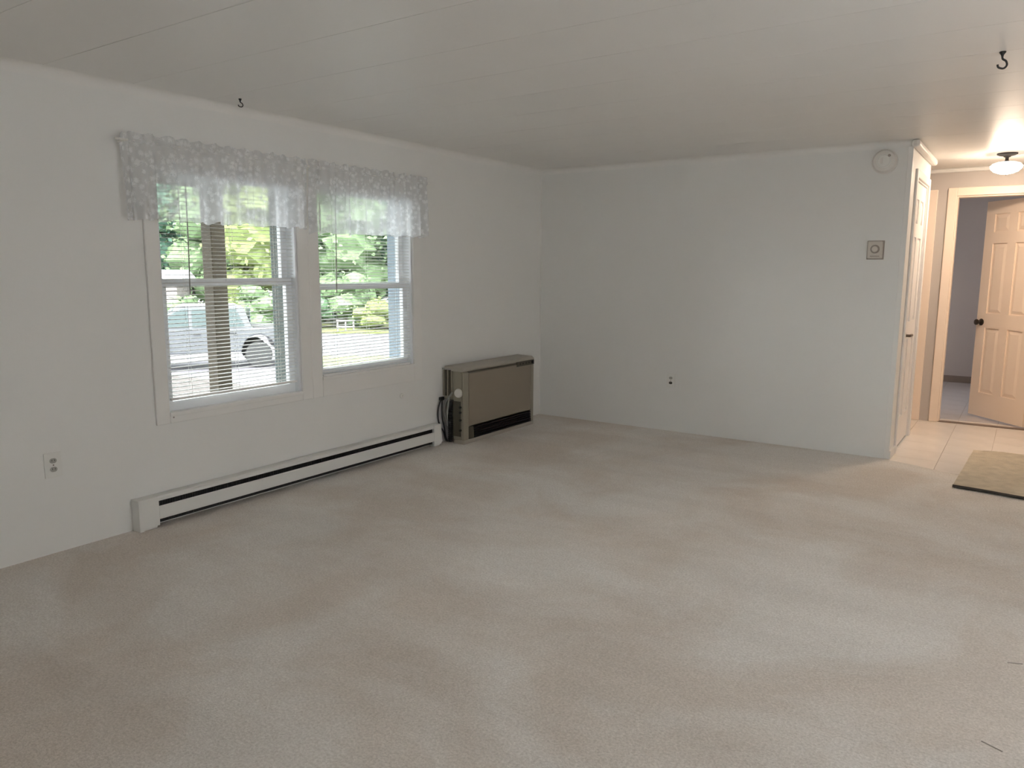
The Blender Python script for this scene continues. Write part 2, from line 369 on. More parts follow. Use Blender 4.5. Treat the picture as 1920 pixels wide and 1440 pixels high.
# ---------------------------------------------------------------- curtain rod and lace valances
RODX, RODZ = .092, 1.945
tag(MB().tube([(.0, -3.862, RODZ), (RODX-.02, -3.862, RODZ), (RODX, -3.845, RODZ), (RODX, -2.76, RODZ), (RODX, -1.705, RODZ), (RODX-.02, -1.688, RODZ), (.0, -1.688, RODZ)], .0045, seg=8, sub=4).build('curtain_rod', M['trim'], smooth=True),
    'slim white curtain rod threaded through both lace valances', 'curtain rod')
def valance(label, ya, yb, zbot_a, zbot_b, ret_a, ret_b, seed):
    rnd = random.Random(seed)
    t = thing('lace_valance', label, 'valance', (RODX, (ya+yb)/2, RODZ), group='lace valances on the one curtain rod')
    # path along the rod: returns to the wall at the outer ends
    path = []
    if ret_a: path += [(.004+(RODX-.004)*i/8, ya) for i in range(8)]
    n = int((yb-ya)/.006); path += [(RODX, ya+(yb-ya)*i/n) for i in range(n+1)]
    if ret_b: path += [(RODX-(RODX-.004)*(i+1)/8, yb) for i in range(8)]
    ph = [rnd.uniform(0, 6.28) for _ in range(4)]
    d = [0]
    for a, b_ in zip(path, path[1:]): d.append(d[-1]+math.hypot(a[0]-b_[0], a[1]-b_[1]))
    def sheet(name, z_of, amp_of, rows, off=0):
        bm = bmesh.new(); grid = []
        for r in range(rows+1):
            f = r/rows; row = []
            for i, (px, py) in enumerate(path):
                s = d[i]; side = (ret_a and i < 8) or (ret_b and i > len(path)-9)
                wv = math.sin(s*95+ph[0]+1.6*math.sin(s*13+ph[1]))*.6+math.sin(s*41+ph[2]+math.sin(s*7+ph[3])*2)*.75
                a = amp_of(f)*wv
                z = z_of(f, s, py, wv)
                row.append(bm.verts.new((px if side else px+a+off, py+(a*.8 if side else 0), z)))
            grid.append(row)
        for r in range(rows):
            for i in range(len(path)-1): bm.faces.new((grid[r][i], grid[r][i+1], grid[r+1][i+1], grid[r+1][i]))
        mb = MB(); mb.bm.free(); mb.bm = bm
        o = mb.build(name, M['lace'], t, smooth=False)
        for p in o.data.polygons: p.use_smooth = True
        return o
    def zb(s, y, wv):
        f = (y-ya)/(yb-ya); base = zbot_a+(zbot_b-zbot_a)*f
        return base+.010*abs(math.sin(s*PI/.085))+.004*wv
    sheet('panel', lambda f, s, y, wv: (RODZ-.010)+(zb(s, y, wv)-(RODZ-.010))*f, lambda f: .004+.019*min(1, f*1.6), 16)
    sheet('header_ruffle', lambda f, s, y, wv: RODZ+.006+(.034+.006*math.sin(s*70))*f, lambda f: .003+.010*f, 4)
    # gathered pocket around the rod
    sheet('rod_pocket', lambda f, s, y, wv: RODZ-.011+.018*f, lambda f: .003+.002*math.sin(f*PI), 3, off=.010)
    # picot edging
    pts = []
    for i in range(len(path)): pass
    return t
valance('translucent white lace valance over the left window, with brown post below it', -3.862, -2.775, 1.566, 1.572, True, False, 3)
valance('dense white lace valance over the right, brighter window', -2.757, -1.688, 1.548, 1.562, False, True, 9)

# ---------------------------------------------------------------- electric baseboard heater
bh = thing('baseboard_heater', 'long white baseboard heater on the floor under the windows', 'heater', (0, -2.7, 0))
ya, yb_ = -3.915, -1.515
MB().box(.0005, .008, ya, yb_, .012, .165).build('back_panel', M['heater_white'], bh, bevel=.002)
MB().poly([(.0, .165), (.058, .165), (.066, .158), (.066, .142), (.062, .142), (.060, .154), (.0, .159)], ya+.1, yb_-.09, axis=1).build('top_hood', M['heater_white'], bh)
MB().poly([(.060, .050), (.066, .044), (.068, .052), (.068, .108), (.062, .114), (.060, .108)], ya+.1, yb_-.09, axis=1).build('front_cover', M['heater_white'], bh)
MB().box(.009, .05, ya+.06, yb_-.06, .022, .145).build('heating_element', M['dark_gap'], bh)
fin = None
for i in range(150):
    yy = ya+.12+i*(yb_-ya-.24)/149
    if fin is None: o = MB().box(.010, .057, -.0006, .0006, .030, .140).build('fin', M['dark_gap'], None); fin = o.data
    else: o = bpy.data.objects.new('fin', fin); COL.objects.link(o)
    o.parent = bh; o.location = (0, yy+2.7, 0)
for a, b_, off in ((ya, ya+.10, 0), (yb_-.09, yb_, 0)):
    MB().box(0.0005, .069, a, b_, .012, .166).box(.004, .060, a+.01, b_-.01, 0.0, .012).build('end_cap', M['heater_white'], bh, bevel=.004)
MB().box(.0005, .0715, ya-.012, ya+.012, .0, .167).build('end_plate', M['heater_white'], bh, bevel=.003)

# ---------------------------------------------------------------- gas wall heater in the corner
gh = thing('gas_heater', 'beige console gas heater with black bottom grille in the far left corner', 'heater', (.12, -.9, 0))
y0, y1, xf, xb = -1.425, -.425, .205, .100
MB().box(xb, xf-.012, y0+.012, y1-.006, .030, .575).build('body', M['heater_body'], gh, bevel=.010, seg=3)
MB().poly([(.030, .583), (xb-.01, .583), (xb, .566), (xf-.006, .566), (xf+.004, .573), (xf+.004, .583), (xf-.02, .600), (.030, .603)], y0-.004, y1+.004, axis=1).build('lid', M['heater_top'], gh, bevel=.005, seg=3)
MB().box(xf-.013, xf-.001, y0+.075, y1-.035, .552, .562).build('top_groove', M['heater_dark'], gh)
MB().box(xf-.012, xf, y0+.080, y1-.045, .135, .549).build('front_panel', M['heater_front'], gh, bevel=.005)
MB().box(xf-.012, xf+.002, y0+.006, y0+.074, .030, .560).build('left_pillar', M['heater_body'], gh, bevel=.008, seg=3)
MB().box(xf-.012, xf+.002, y1-.040, y1, .030, .530).build('right_pillar', M['heater_body'], gh, bevel=.006, seg=3)
cp = MB().box(xf-.010, xf+.006, y1-.265, y1+.002, .530, .572).build('control_panel', M['heater_dark'], gh, bevel=.005)
for i in range(4): MB().lathe([(.006, 0), (.006, .004), (.004, .005)], (xf+.006, y1-.22+.045*i, .552), (1, 0, 0), 10).build('button', M['black'], cp)
MB().lathe([(.014, 0), (.014, .008), (.011, .011)], (xf+.006, y1-.03, .552), (1, 0, 0), 16).build('dial', M['black'], cp)
MB().box(xf-.035, xf-.012, y0+.080, y1-.03, .028, .132).build('grille_recess', M['black'], gh)
gs = None
for i in range(5):
    zz = .040+i*.0195
    MB().poly([(xf-.012, zz), (xf+.001, zz-.006), (xf+.001, zz-.003), (xf-.012, zz+.003)], y0+.145, y1-.032, axis=1).build('grille_louver', M['black'], gh)
MB().box(xf-.012, xf-.003, y0+.080, y0+.145, .028, .130).build('grille_end', M['heater_dark'], gh, bevel=.002)
MB().box(xb+.005, xf+.004, y0+.01, y1, 0.0, .032).build('base', M['heater_top'], gh, bevel=.004)
# fins on the rear spacer beside the wall
MB().box(.002, xb+.004, y0+.018, y1-.02, .34, .582).build('rear_spacer', M['heater_body'], gh, bevel=.004)
for i in range(5): MB().box(.008+i*.019, .018+i*.019, y0+.004, y0+.022, .37, .572).build('spacer_rib', M['heater_dark'] if i % 2 else M['heater_body'], gh)
MB().box(.002, xb, y0+.002, y0+.05, .574, .583).build('spacer_cap', M['grey_metal'], gh)
MB().box(xb+.004, xf-.030, y0+.006, y0+.014, .06, .335).build('service_panel', M['heater_dark'], gh)
MB().box(.004, xb+.002, y0+.16, y1-.02, .005, .34).build('rear_duct', M['heater_dark'], gh)
MB().lathe([(.034, 0), (.036, .01), (.030, .022), (.012, .026)], (xb+.06, y0+.012, .40), (0, -1, 0), 20).build('vent_collar', M['alarm'], gh, smooth=True)
for zz in (.11, .19, .25, .29): MB().lathe([(.010, 0), (.010, .010)], (xf-.030, y0+.010, zz), (0, -1, 0), 10).build('fitting', M['black'], gh)
# plug, cords and hoses that hang at its left
MB().box(.004, .028, y0-.045, y0-.002, .335, .362).build('power_plug', M['black'], gh, bevel=.004)
MB().tube([(.018, y0-.035, .34), (.014, y0-.062, .28), (.014, y0-.066, .20), (.016, y0-.045, .135), (.022, y0-.015, .09), (.03, y0+.0, .03), (.04, y0+.01, .008)], .0055).build('power_cord', M['black'], gh, smooth=True)
MB().tube([(.020, y0-.022, .34), (.022, y0-.030, .27), (.024, y0-.028, .19), (.03, y0-.012, .12), (.04, y0-.01, .05), (.05, y0+.0, .010)], .0055).build('power_cord', M['black'], gh, smooth=True)
MB().tube([(.10, y0+.005, .40), (.092, y0-.020, .37), (.082, y0-.026, .30), (.066, y0-.020, .22), (.060, y0-.012, .14)], .0075).build('gas_hose', M['hose'], gh, smooth=True)
MB().tube([(.055, y0+.016, .36), (.046, y0-.014, .31), (.040, y0-.018, .24), (.052, y0-.012, .18), (.058, y0+.006, .12)], .006).build('gas_hose', M['hose'], gh, smooth=True)
pts = [(.048, y0-.012, .30-.001*i*24) for i in range(13)]
MB().lathe([(.014 if i % 2 else .019, -i*.008) for i in range(36)], (.078, y0+.004, .293), (0, 0, 1), 14).build('corrugated_pipe', M['black'], gh, smooth=False)
MB().lathe([(.012, 0), (.016, .01), (.016, .03), (.010, .04)], (.078, y0+.004, .29), (0, 0, 1), 12).build('valve', M['black'], gh)

# ---------------------------------------------------------------- outlets and wall devices
def outlet(label, axis, c, wdt, hgt, sock):
    if axis == 0:
        t = thing('wall_outlet', label, 'outlet', c)
        MB().box(0, .006, c[1]-wdt/2, c[1]+wdt/2, c[2]-hgt/2, c[2]+hgt/2).build('cover_plate', M['plate'], t, bevel=.002)
        for s in (-1, 1):
            z = c[2]+s*.0205
            so = MB().poly([(c[1]+.0155*math.cos(a)*(1 if abs(math.sin(a)) < .8 else .8), z+.0135*max(-.86, min(.86, math.sin(a)))) for a in [2*PI*i/18 for i in range(18)]], .006, .0085, axis=0).build('socket', sock, t)
            for q in (-1, 1): MB().box(.0084, .0089, c[1]+q*.006-.001, c[1]+q*.006+.001, z-.002, z+.006).build('slot', M['black'], so)
        MB().lathe([(.003, 0), (.003, .002)], (.006, c[1], c[2]), (1, 0, 0), 10).build('screw', M['nickel'], t)
    else:
        t = thing('wall_outlet', label, 'outlet', c)
        MB().box(c[0]-wdt/2, c[0]+wdt/2, -.006, 0, c[2]-hgt/2, c[2]+hgt/2).build('cover_plate', M['plate'], t, bevel=.002)
        for s, m_ in ((-1, M['heater_dark']), (1, M['socket'])):
            z = c[2]+s*.0205
            MB().poly([(c[0]+.015*math.cos(a)*(1 if abs(math.sin(a)) < .8 else .8), z+.0125*max(-.86, min(.86, math.sin(a)))) for a in [2*PI*i/18 for i in range(18)]], -.0085, -.006, axis=1).build('socket', m_, t)
        MB().lathe([(.003, 0), (.003, .002)], (c[0], -.006, c[2]), (0, -1, 0), 10).build('screw', M['nickel'], t)
    return t
outlet('white double outlet low on the left window wall near the photo edge', 0, (0, -4.282, .425), .078, .118, M['socket'])
outlet('small outlet low in the middle of the far wall', 1, (1.297, 0, .43), .075, .115, M['socket'])
cpn = thing('round_cap', 'small round white cap below the right window', 'cap', (0, -1.884, .428))
MB().lathe([(.019, 0), (.019, .004), (.014, .007), (.0, .008)], (0, -1.884, .428), (1, 0, 0), 20).build('cap_disc', M['plate'], cpn, smooth=True)
MB().lathe([(.003, .006), (.003, .009)], (0, -1.884, .428), (1, 0, 0), 8).build('screw', M['socket'], cpn)
tag(MB().lathe([(.0045, 0), (.0045, .002)], (.016, -3.672, .556), (1, 0, 0), 10).build('screw_head', M['thermo_dark']), 'dark screw in the lower left corner of the left window casing', 'screw')

th = thing('thermostat', 'beige rectangular thermostat with round dial on the far wall', 'thermostat', (2.788, 0, 1.49))
cx, cz = 2.788, 1.487
MB().box(cx-.056, cx+.056, -.006, 0, cz-.066, cz+.066).build('back_plate', M['thermo_dark'], th, bevel=.003)
MB().box(cx-.049, cx+.047, -.030, -.006, cz-.058, cz+.060).build('cover', M['thermo'], th, bevel=.007, seg=3)
MB().lathe([(.030, 0), (.030, .004), (.024, .010), (.020, .010)], (cx, -.030, cz+.006), (0, -1, 0), 28).build('dial_ring', M['thermo_dark'], th)
MB().lathe([(.019, 0), (.019, .013), (.015, .016)], (cx, -.030, cz+.006), (0, -1, 0), 24).build('dial', M['thermo'], th, smooth=True)
MB().box(cx-.030, cx+.030, -.0315, -.030, cz-.046, cz-.040).build('scale_slot', M['thermo_dark'], th)

sd = thing('smoke_alarm', 'round off-white smoke alarm high on the far wall', 'smoke alarm', (2.805, 0, 2.09))
c0 = (2.805, 0, 2.09)
MB().lathe([(.084, 0), (.084, .008), (.078, .010), (.076, .030), (.068, .040), (.050, .043), (0, .043)], c0, (0, -1, 0), 40).build('housing', M['alarm'], sd, smooth=True)
MB().lathe([(.048, .043), (.048, .047), (.040, .049), (.038, .046), (0, .046)], c0, (0, -1, 0), 32).build('cover_ring', M['plate'], sd, smooth=True)
MB().box(c0[0]-.022, c0[0]-.006, -.050, -.044, c0[2]-.020, c0[2]+.024).build('grille_slot', M['alarm'], sd, bevel=.002)
MB().lathe([(.009, .043), (.009, .052), (.006, .054)], (c0[0]+.032, 0, c0[2]+.034), (0, -1, 0), 16).build('test_button', M['thermo_dark'], sd)

# ceiling hooks
def hook(label, x, y, rot, s=1.0):
    t = thing('ceiling_hook', label, 'hook', (x, y, H), rot, group='black swag hooks in the ceiling')
    MB().lathe([(.011*s, 0), (.011*s, -.003), (.005*s, -.012), (.004*s, -.018)], (0, 0, 0), (0, 0, 1), 14).build('base', M['black'], t, off=(0, 0, 0))
    MB().tube([(0, 0, -.010*s), (.002*s, 0, -.024*s), (.015*s, 0, -.032*s), (.019*s, 0, -.046*s), (.008*s, 0, -.057*s), (-.010*s, 0, -.054*s), (-.015*s, 0, -.044*s)], .0036*s, seg=8).build('curl', M['black'], t, off=(0, 0, 0), smooth=True)
    return t
hook('small black swag hook in the ceiling beside the left wall', .20, -3.30, 1.3, .72)
hook('black s-shaped swag hook in the ceiling near the hallway', 3.54, -2.14, YAW, 1.12)

# ---------------------------------------------------------------- doors
def leaf(name, parent, wd, ht, m, thick=.035):
    """six-panel door leaf; local x along its width from 0, y thickness centred, z up"""
    root = bpy.data.objects.new(name, None); COL.objects.link(root); root.parent = parent
    st = .105; ms = .095; pw = (wd-2*st-ms)/2
    zr = [(.0, .22), (.82, .95), (1.58, 1.68), (ht-.115, ht)]
    panels = [(.22, .82), (.95, 1.58), (1.68, ht-.115)]
    b = MB(); h = thick/2
    for a, c in ((0, st), (st+pw, st+pw+ms), (wd-st, wd)): b.box(a, c, -h, h, 0, ht)
    for a, c in zr:
        for q in (st, st+pw+ms): b.box(q, q+pw, -h, h, a, c)
    b.build('door_frame', m, root, off=(0, 0, 0))
    for a, c in panels:
        for q in (st, st+pw+ms):
            p = MB(); e = .028
            p.box(q-.002, q+pw+.002, -h+.011, h-.011, a-.002, c+.002)
            for sgn in (-1, 1):
                y_a, y_b = sgn*(h-.011), sgn*(h-.003)
                o_ = [(q+.010, a+.010), (q+pw-.010, a+.010), (q+pw-.010, c-.010), (q+.010, c-.010)]
                i_ = [(q+e+.01, a+e+.01), (q+pw-e-.01, a+e+.01), (q+pw-e-.01, c-e-.01), (q+e+.01, c-e-.01)]
                A = [p.bm.verts.new((x_, y_a, z_)) for x_, z_ in o_]; B = [p.bm.verts.new((x_, y_b, z_)) for x_, z_ in i_]
                p.bm.faces.new(B)
                for k_ in range(4): p.bm.faces.new((A[k_], A[(k_+1) % 4], B[(k_+1) % 4], B[k_]))
            p.build('door_panel', m, root, off=(0, 0, 0))
    return root
def knob(root, x, z, side, m):
    c = (x, side*.0175, z); ax = (0, side, 0)
    MB().lathe([(.031, 0), (.031, .004), (.024, .008), (.010, .012), (.010, .030), (.020, .036), (.027, .046), (.026, .056), (.016, .063), (0, .064)], c, ax, 24).build('door_knob', m, root, off=(0, 0, 0), smooth=True)
def frame_piece(name, boxes, m, parent, bevel=.005):
    b = MB()
    for q in boxes: b.box(*q)
    return b.build(name, m, parent, bevel=bevel)
def door_root(name, loc, label):
    o = bpy.data.objects.new(name, None); COL.objects.link(o); o.location = loc; struct(o, label); return o

# door_1: closed white door in the short hallway wall, seen at a grazing angle
d1 = door_root('door_1', (W, D1[0], 0), 'white panelled door at the wall end, seen almost edge-on')
CW = .058
frame_piece('door_casing', [(W, W+.016, D1[0]-CW, D1[0], -.005, D1[3]+CW), (W, W+.016, D1[1], D1[1]+CW, -.005, D1[3]+CW), (W, W+.016, D1[0], D1[1], D1[3], D1[3]+CW)], M['door'], d1)
frame_piece('door_jamb', [(W-.10, W+.002, D1[0], D1[0]+.012, -.005, D1[3]), (W-.10, W+.002, D1[1]-.012, D1[1], -.005, D1[3]), (W-.10, W+.002, D1[0]+.012, D1[1]-.012, D1[3]-.012, D1[3])], M['door'], d1, .002)
l1 = leaf('door_leaf', d1, D1[1]-D1[0]-.030, D1[3]-.030, M['door']); l1.location = (-.022, .015, .012); l1.rotation_euler = (0, 0, PI/2)
# leaf local y (+) points to world -x, so the room side is local -y
hp = .065
MB().lathe([(.030, 0), (.030, .006), (.022, .010), (.010, .012), (.010, .042)], (hp, -.0175, .855), (0, -1, 0), 20).build('handle_rose', M['nickel'], l1, off=(0, 0, 0), smooth=True)
MB().tube([(hp, -.054, .855), (hp+.02, -.058, .857), (hp+.065, -.060, .856), (hp+.11, -.055, .852)], .0095, seg=10).build('lever_handle', M['nickel'], l1, off=(0, 0, 0), smooth=True)
frame_piece('trim_base', [(W, W+.012, .0, D1[0]-CW, -.005, .06), (W, W+.012, D1[1]+CW, 1.10, -.005, .06)], M['trim'], d1, .002)

# door_2: closed cream door in the end wall, only its right casing shows
d2 = door_root('door_2', (D2[0], YE, 0), 'cream door frame with brass hinges just left of the open doorway')
frame_piece('door_casing', [(D2[1], D2[1]+.088, YE-.016, YE, -.005, 2.045), (D2[0]-.07, D2[0], YE-.016, YE, -.005, 2.045), (D2[0], D2[1], YE-.016, YE, 2.0, 2.045)], M['door_warm'], d2)
frame_piece('door_jamb', [(D2[0], D2[0]+.012, YE, YE+.1, -.1, 2.0), (D2[1]-.012, D2[1], YE, YE+.1, -.1, 2.0)], M['door_warm'], d2, .002)
l2 = leaf('door_leaf', d2, D2[1]-D2[0]-.030, 1.975, M['door_warm']); l2.location = (.015, .022, .008)
knob(l2, .06, .88, -1, M['bronze'])
for z in (.20, 1.0, 1.78):
    MB().lathe([(.0065, -.045), (.0065, .045)], (D2[1]-.012, YE-.006, z), (0, 0, 1), 10).build('hinge', M['brass'], d2)

# door_3: doorway with the six-panel door standing open into the far room
d3 = door_root('door_3', (D3[0], YE, 0), 'open cream six-panel door with dark knob at the hallway end')
CW = .070
frame_piece('door_casing', [(D3[0]-CW, D3[0], YE-.016, YE, -.005, D3[3]+CW), (D3[1], D3[1]+CW, YE-.016, YE, -.005, D3[3]+CW), (D3[0], D3[1], YE-.016, YE, D3[3], D3[3]+CW)], M['door_warm'], d3)
frame_piece('door_jamb', [(D3[0], D3[0]+.012, YE, YE+.10, -.1, D3[3]), (D3[1]-.012, D3[1], YE, YE+.10, -.1, D3[3]), (D3[0]+.012, D3[1]-.012, YE, YE+.10, D3[3]-.012, D3[3])], M['door_warm'], d3, .002)
MB().box(D3[0], D3[1], YE+.0, YE+.055, -.006, .004).build('threshold', M['baseboard_far'], d3, bevel=.002)
LW = .655; ANG = math.radians(180-48.6)
l3 = leaf('door_leaf', d3, LW, 1.955, M['door_warm'])
l3.location = (D3[1]-.022-D3[0]+.004, .066, .012); l3.rotation_euler = (0, 0, ANG)
# local +y side faces back towards the hallway
knob(l3, LW-.06, .868, 1, M['bronze']); knob(l3, LW-.06, .868, -1, M['bronze'])
MB().box(LW-.0005, LW+.001, -.012, .012, .84, .90).build('latch_plate', M['brass'], l3, off=(0, 0, 0))

# ---------------------------------------------------------------- hallway lamp
M['lamp_metal'] = mat('dark_lamp_metal', (.018, .015, .012), .6)
lp = thing('ceiling_lamp', 'glowing white glass bowl lamp on a dark stem in the hallway', 'ceiling lamp', (3.483, 1.03, H))
MB().lathe([(.068, 0), (.068, -.008), (.052, -.016), (.026, -.022), (.022, -.028)], (3.483, 1.03, H), (0, 0, 1), 32).build('ceiling_plate', M['lamp_metal'], lp, smooth=True)
MB().lathe([(.021, -.022), (.012, -.034), (.012, -.052), (.026, -.060)], (3.483, 1.03, H), (0, 0, 1), 20).build('stem', M['lamp_metal'], lp, smooth=True)
M['bowl'] = mat('lit_opal_glass', (.9, .88, .84), .3, emit=((1, .79, .60), 128))
M['shoulder'] = mat('opal_glass_shoulder', (.9, .88, .84), .3, emit=((1, .88, .76), 2.2))
MB().lathe([(.105, -.092), (.100, -.112), (.080, -.132), (.050, -.145), (.020, -.151), (0, -.152)], (3.483, 1.03, H), (0, 0, 1), 36).build('glass_bowl', M['bowl'], lp, smooth=True)
MB().lathe([(.022, -.060), (.060, -.064), (.092, -.075), (.105, -.092)], (3.483, 1.03, H), (0, 0, 1), 36).build('bowl_shoulder', M['shoulder'], lp, smooth=True)
MB().lathe([(.006, -.149), (.007, -.156), (0, -.162)], (3.483, 1.03, H), (0, 0, 1), 12).build('finial', M['bronze'], lp)

# ---------------------------------------------------------------- hallway mat
rg = thing('door_mat', 'khaki pile mat with a dark front edge across the hallway tiles', 'mat', (3.8, 0, 0))
P = [Vector((3.42, -.57, 0)), Vector((4.18, -.67, 0)), Vector((4.22, .71, 0)), Vector((3.466, .662, 0))]
bm = bmesh.new(); n = 24; top = []
for j in range(n+1):
    row = []
    for i in range(n+1):
        u, v = i/n, j/n
        p = P[0]*(1-u)*(1-v)+P[1]*u*(1-v)+P[2]*u*v+P[3]*(1-u)*v
        row.append(bm.verts.new((p.x, p.y+.006*math.sin(u*9)*(1-v), .010+.0035*math.sin(u*11+v*5)*math.sin(v*8)+(.006*(1-v)**8))))
    top.append(row)
for j in range(n):
    for i in range(n): bm.faces.new((top[j][i], top[j][i+1], top[j+1][i+1], top[j+1][i]))
ret = bmesh.ops.extrude_face_region(bm, geom=bm.faces[:]); vs_ = [g for g in ret['geom'] if isinstance(g, bmesh.types.BMVert)]
bmesh.ops.translate(bm, verts=vs_, vec=(0, 0, -.0065))
mb = MB(); mb.bm.free(); mb.bm = bm; mb.build('pile', M['rug'], rg)
def edge(a, b, name='binding'):
    pts_ = [P[a].lerp(P[b], t/12) for t in range(13)]
    MB().tube([(p.x, p.y+(.006*math.sin(t/12*9) if (a, b) == (0, 1) else 0)-.004*(a == 0), .0085+(.005 if (a, b) == (0, 1) else 0)) for t, p in enumerate(pts_)], .0085, seg=8, sub=2).build(name, M['mat_edge'], rg, smooth=True)
edge(0, 1)

# ================================================================ OUTSIDE
G = -1.5
M['lawn'] = mat('lawn_grass', (0.120, 0.136, 0.040), .9, noise=(1.5, .35), detail=8)
M['drive'] = mat('pale_concrete', (0.092, 0.086, 0.098), .9, noise=(.8, .15), detail=8)
M['bark'] = mat('tree_bark', (.16, .12, .09), .9, noise=(9, .4))
M['deck'] = mat('weathered_deck_board', (0.026, 0.018, 0.015), .8, noise=(7, .3))
M['post'] = mat('stained_post_wood', (0.032, 0.022, 0.008), .8, noise=(10, .35))
M['siding'] = mat('pinkish_white_siding', (0.216, 0.188, 0.188), .8)
M['shed_roof'] = mat('pale_metal_roof', (.72, .74, .78), .6)
def leafm(name, c):
    m = mat(name, c, .75, noise=(1.1, .45), detail=8, spec=.2)
    return m
LEAF = [leafm('mid_green_leaves', (0.104, 0.172, 0.096)), leafm('yellow_green_leaves', (0.176, 0.216, 0.080)), leafm('blue_green_leaves', (0.088, 0.160, 0.116)), leafm('light_green_leaves', (0.140, 0.200, 0.104))]
struct(MB().box(-75, -.16, -45, 75, G-.2, G).build('ground', M['drive']), 'pale concrete drive outside the windows')
# lawn patch by the house as seen through the right window
lw = MB().poly([(-.4, 1.6), (-12.6, 8.7), (-15.3, 10.6), (-13.0, 12.3), (-2, 19), (-.4, 19)], G, G+.05)
o = lw.build('lawn', M['lawn']); tag(o, 'yellow-green lawn strip seen low in the right window', 'lawn'); o['kind'] = 'stuff'

FH = Vector((-.5624, .8269, 0)); RH = Vector((.8269, .5624, 0)); C0 = Vector((CAM.x, CAM.y, 0))
def T_(s, d): p = C0+FH*d+RH*s; return (p.x, p.y, G)
o = MB().poly([T_(s_, d_)[:2] for s_, d_ in ((-40, 33.5), (14, 33.5), (14, 62), (-40, 62))], G, G+.06).build('verge', M['lawn'])
tag(o, 'strip of grass under the trees beyond the drive', 'grass'); o['kind'] = 'stuff'

def foliage_bm(rnd, lumps, nleaf, size):
    bm = bmesh.new()
    for (c, r) in lumps:
        res = bmesh.ops.create_icosphere(bm, subdivisions=2, radius=1)
        for v in res['verts']:
            n = v.co.normalized(); k_ = .74+.16*math.sin(n.x*7+c.x)*math.sin(n.y*8+c.y)+.08*math.sin(n.z*11+c.z)
            v.co = Vector((c.x+n.x*r.x*k_, c.y+n.y*r.y*k_, c.z+n.z*r.z*k_))
    for _ in range(nleaf):
        c, r = rnd.choice(lumps)
        n = Vector((rnd.gauss(0, 1), rnd.gauss(0, 1), rnd.gauss(0, 1)+.2)).normalized()
        k_ = rnd.uniform(.72, 1.05)
        p = Vector((c.x+n.x*r.x*k_, c.y+n.y*r.y*k_, c.z+n.z*r.z*k_))
        a = Vector((rnd.gauss(0, 1), rnd.gauss(0, 1), rnd.gauss(0, .5))).normalized(); b_ = a.cross(n+Vector((rnd.uniform(-.6, .6), rnd.uniform(-.6, .6), rnd.uniform(-.2, .8)))).normalized()
        s = size*rnd.uniform(.6, 1.3)
        v = [bm.verts.new(p+a*s), bm.verts.new(p+b_*s*.6), bm.verts.new(p-a*s), bm.verts.new(p-b_*s*.6)]
        bm.faces.new(v)
    return bm
def tree(label, s, d, h, rad, mi, trunk_h, seed, cat='tree', name='leafy_tree', group='trees beyond the drive'):
    rnd = random.Random(seed); x, y, z = T_(s, d)
    t = thing(name, label, cat, (x, y, G+.06), rnd.uniform(0, 6), group)
    lumps = []
    nl = 9 if trunk_h > .6 else 6
    for i in range(nl):
        f = i/(nl-1); zz = trunk_h+(h-trunk_h)*(.12+.76*f); rr = rad*(.55+.35*math.sin(PI*(f*.85+.1)))
        ang = i*2.4; off = rad*.42
        lumps.append((Vector((off*math.cos(ang), off*math.sin(ang), zz)), Vector((rr, rr, (h-trunk_h)/nl*1.5+.15))))
    mb = MB(); mb.bm.free(); mb.bm = foliage_bm(rnd, lumps, int(1500*min(1.4, rad/2.2)*(1 if trunk_h > .6 else .6)), .17 if trunk_h > .6 else .11)
    me = bpy.data.meshes.new('foliage'); mb.bm.to_mesh(me); mb.bm.free()
    o = bpy.data.objects.new('foliage', me); COL.objects.link(o); me.materials.append(LEAF[mi]); o.parent = t
    if trunk_h > .6:
        MB().tube([(0, 0, 0), (.05, 0, trunk_h), (.0, .05, h*.6)], .18, seg=8).build('trunk', M['bark'], t, off=(0, 0, 0), smooth=True)
        for q in range(3):
            an = q*2.1+seed; MB().tube([(0.03, 0, trunk_h*.9), (math.cos(an)*rad*.4, math.sin(an)*rad*.4, trunk_h+(h-trunk_h)*.35)], .08, seg=6).build('branch', M['bark'], t, off=(0, 0, 0))
    else:
        MB().tube([(0, 0, 0), (.03, 0, h*.5)], .05, seg=6).build('stem', M['bark'], t, off=(0, 0, 0))
    return t
TR = [(-24, 41, 7.5, 3.0, 2, 1.2), (-20.5, 40, 8.0, 2.8, 0, 1.4), (-17.6, 41.5, 8.4, 2.6, 2, 1.3), (-15.0, 39.5, 8.0, 2.5, 3, 1.0), (-12.7, 38.5, 8.6, 2.4, 1, .9), (-10.2, 41, 8.8, 2.6, 0, 1.1), (-8.2, 39, 7.8, 2.2, 3, .9), (-6.2, 41.5, 8.6, 2.5, 2, 1.2), (-4.0, 39.5, 8.2, 2.5, 3, 1.0), (-1.4, 41, 8.5, 2.8, 0, 1.2), (2.2, 40.5, 8.4, 3.0, 2, 1.2),
      (-22.3, 46, 10, 3.4, 0, 1.5), (-16.5, 46.5, 10.5, 3.6, 3, 1.5), (-11.3, 46, 10.5, 3.6, 2, 1.5), (-6.8, 46.5, 10.5, 3.4, 0, 1.5), (-2.4, 46, 10, 3.4, 3, 1.5)]
hue = ['mid green', 'yellow-green sunlit', 'bluish green', 'light green']
pos = ['at the far left edge of the left window', 'left of the post', 'behind the wooden post', 'above the truck cab', 'right of the wooden post', 'at the right edge of the left window', 'behind the mullion', 'at the left of the right window', 'in the middle of the right window', 'at the right of the right window', 'behind the right window jamb',
       'in the back row, leftmost', 'in the back row behind the post', 'in the back row, middle', 'in the back row behind the right window', 'in the back row, rightmost']
